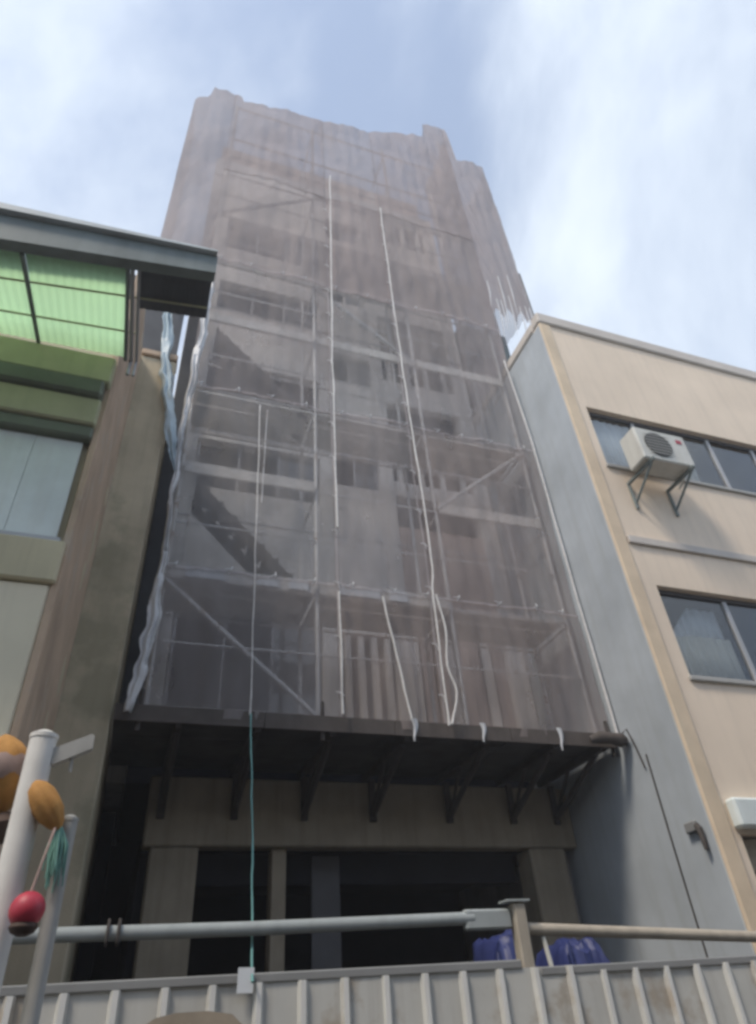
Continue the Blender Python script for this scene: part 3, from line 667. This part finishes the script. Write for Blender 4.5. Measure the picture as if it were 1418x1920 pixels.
# ------------------------------------------------------------------ poles and ornaments at the lower left
o = thing('pole', 'white round pole with side arm at the lower left', 'pole', (-0.42, 3.6, 0))
MB().tube([(-0.42, 3.6, 0.0), (-0.42, 3.6, 2.0), (-0.425, 3.6, 2.84)], 0.062, 16).build('shaft', 'pole', o, True)
MB().lathe((-0.425, 3.6, 2.84), [(0.066, 0), (0.066, 0.02), (0.03, 0.04)], 16).build('cap', 'pole', o, True)
MB().prism([(-0.375, 2.735), (-0.36, 2.715), (-0.195, 2.80), (-0.195, 2.865), (-0.21, 2.87), (-0.375, 2.79)], 3.575, 3.625).build('arm', 'polegrey', o)
MB().tube([(-0.28, 3.6, 2.76), (-0.275, 3.6, 2.69)], 0.008, 6).build('hook', 'polegrey', o, True)
o = thing('pole', 'shorter grey pole right beside the white pole', 'pole', (-0.23, 3.62, 0))
MB().tube([(-0.225, 3.66, 0.0), (-0.235, 3.66, 2.48)], 0.036, 14).build('shaft', 'polegrey', o, True)
MB().lathe((-0.235, 3.66, 2.48), [(0.039, 0), (0.039, 0.015), (0.015, 0.03)], 14).build('cap', 'polegrey', o, True)
def lantern(label, c, ax, l, r, tas):
    t = thing('ornament', label, 'ornament', c)
    prof = [(0.10, 0.0), (0.55, 0.12), (0.88, 0.3), (1.0, 0.5), (0.92, 0.68), (0.66, 0.84), (0.3, 0.95), (0.08, 1.0)]
    MB().lathe(c, [(a*r, z*l) for a, z in prof], 40, Vector(ax).normalized(), 0.09).build('body', 'orange', t, True)
    if tas:
        for q in range(34):
            a = 2*math.pi*q/34; rr_ = random.uniform(.012, .05); x, y = c[0]+rr_*math.cos(a), c[1]+rr_*math.sin(a); ll = random.uniform(.12, .25)
            MB().tube([(c[0], c[1], c[2]+0.02), (x, y, c[2]-0.06), (x+random.uniform(-.02, .02), y, c[2]-ll)], [0.005, 0.006, 0.003], 5).build('tassel_strand', 'tassel', t, True)
    return t
lantern('orange pointed ornament with teal tassel hanging right of the white pole', (-0.262, 3.56, 2.42), (-0.75, 0, 1), 0.27, 0.062, True)
t = lantern('orange ornament with dusty pink band left of the white pole', (-0.545, 3.74, 2.53), (-0.2, 0, 1), 0.38, 0.12, False)
MB().lathe((-0.575, 3.74, 2.66), [(0.115, 0), (0.130, 0.03), (0.130, 0.09), (0.118, 0.12)], 20, Vector((-0.2, 0, 1)).normalized()).build('band', 'pinkband', t, True)
MB().lathe((-0.50, 3.72, 2.40), [(0.02, 0), (0.06, 0.03), (0.075, 0.08), (0.03, 0.13)], 14, Vector((-0.2, 0, 1)).normalized(), 0.06).build('knob', 'knotshade', t, True)
t = thing('ball_ornament', 'shiny red ball hanging on a cord in front of the white pole', 'ornament', (-0.315, 3.46, 2.025))
MB().lathe((-0.315, 3.46, 2.025), [(0.068*math.sin(math.pi*i/10)+0.001, 0.068-0.068*math.cos(math.pi*i/10)) for i in range(11)], 20).build('ball', 'red', t, True)
MB().tube([(-0.315, 3.46, 2.155), (-0.295, 3.48, 2.3), (-0.28, 3.52, 2.42)], 0.006, 6).build('cord', 'pinkband', t, True)
MB().lathe((-0.315, 3.46, 2.0), [(0.02, 0.0), (0.045, 0.012), (0.056, 0.03), (0.05, 0.045)], 18).build('under_shade', 'knotshade', t, True)  # dark cup standing in for the shadow under the ball

# ------------------------------------------------------------------ humid air
hz = box('haze', -121, 121, -121, 121, -1, 25.6, 'clear', None, 0)
hz.data.materials.clear()
hm = bpy.data.materials.new('humid_air'); hm.use_nodes = True; hm.node_tree.nodes.clear()
ho = hm.node_tree.nodes.new('ShaderNodeOutputMaterial'); hv = hm.node_tree.nodes.new('ShaderNodeVolumePrincipled')
hv.inputs['Color'].default_value = (0.93, 0.95, 1.0, 1); hv.inputs['Density'].default_value = 0.0034; hv.inputs['Anisotropy'].default_value = 0.2
hm.node_tree.links.new(hv.outputs[0], ho.inputs['Volume']); hz.data.materials.append(hm); hz['kind'] = 'stuff'; hz['label'] = 'pale humid air over the street'
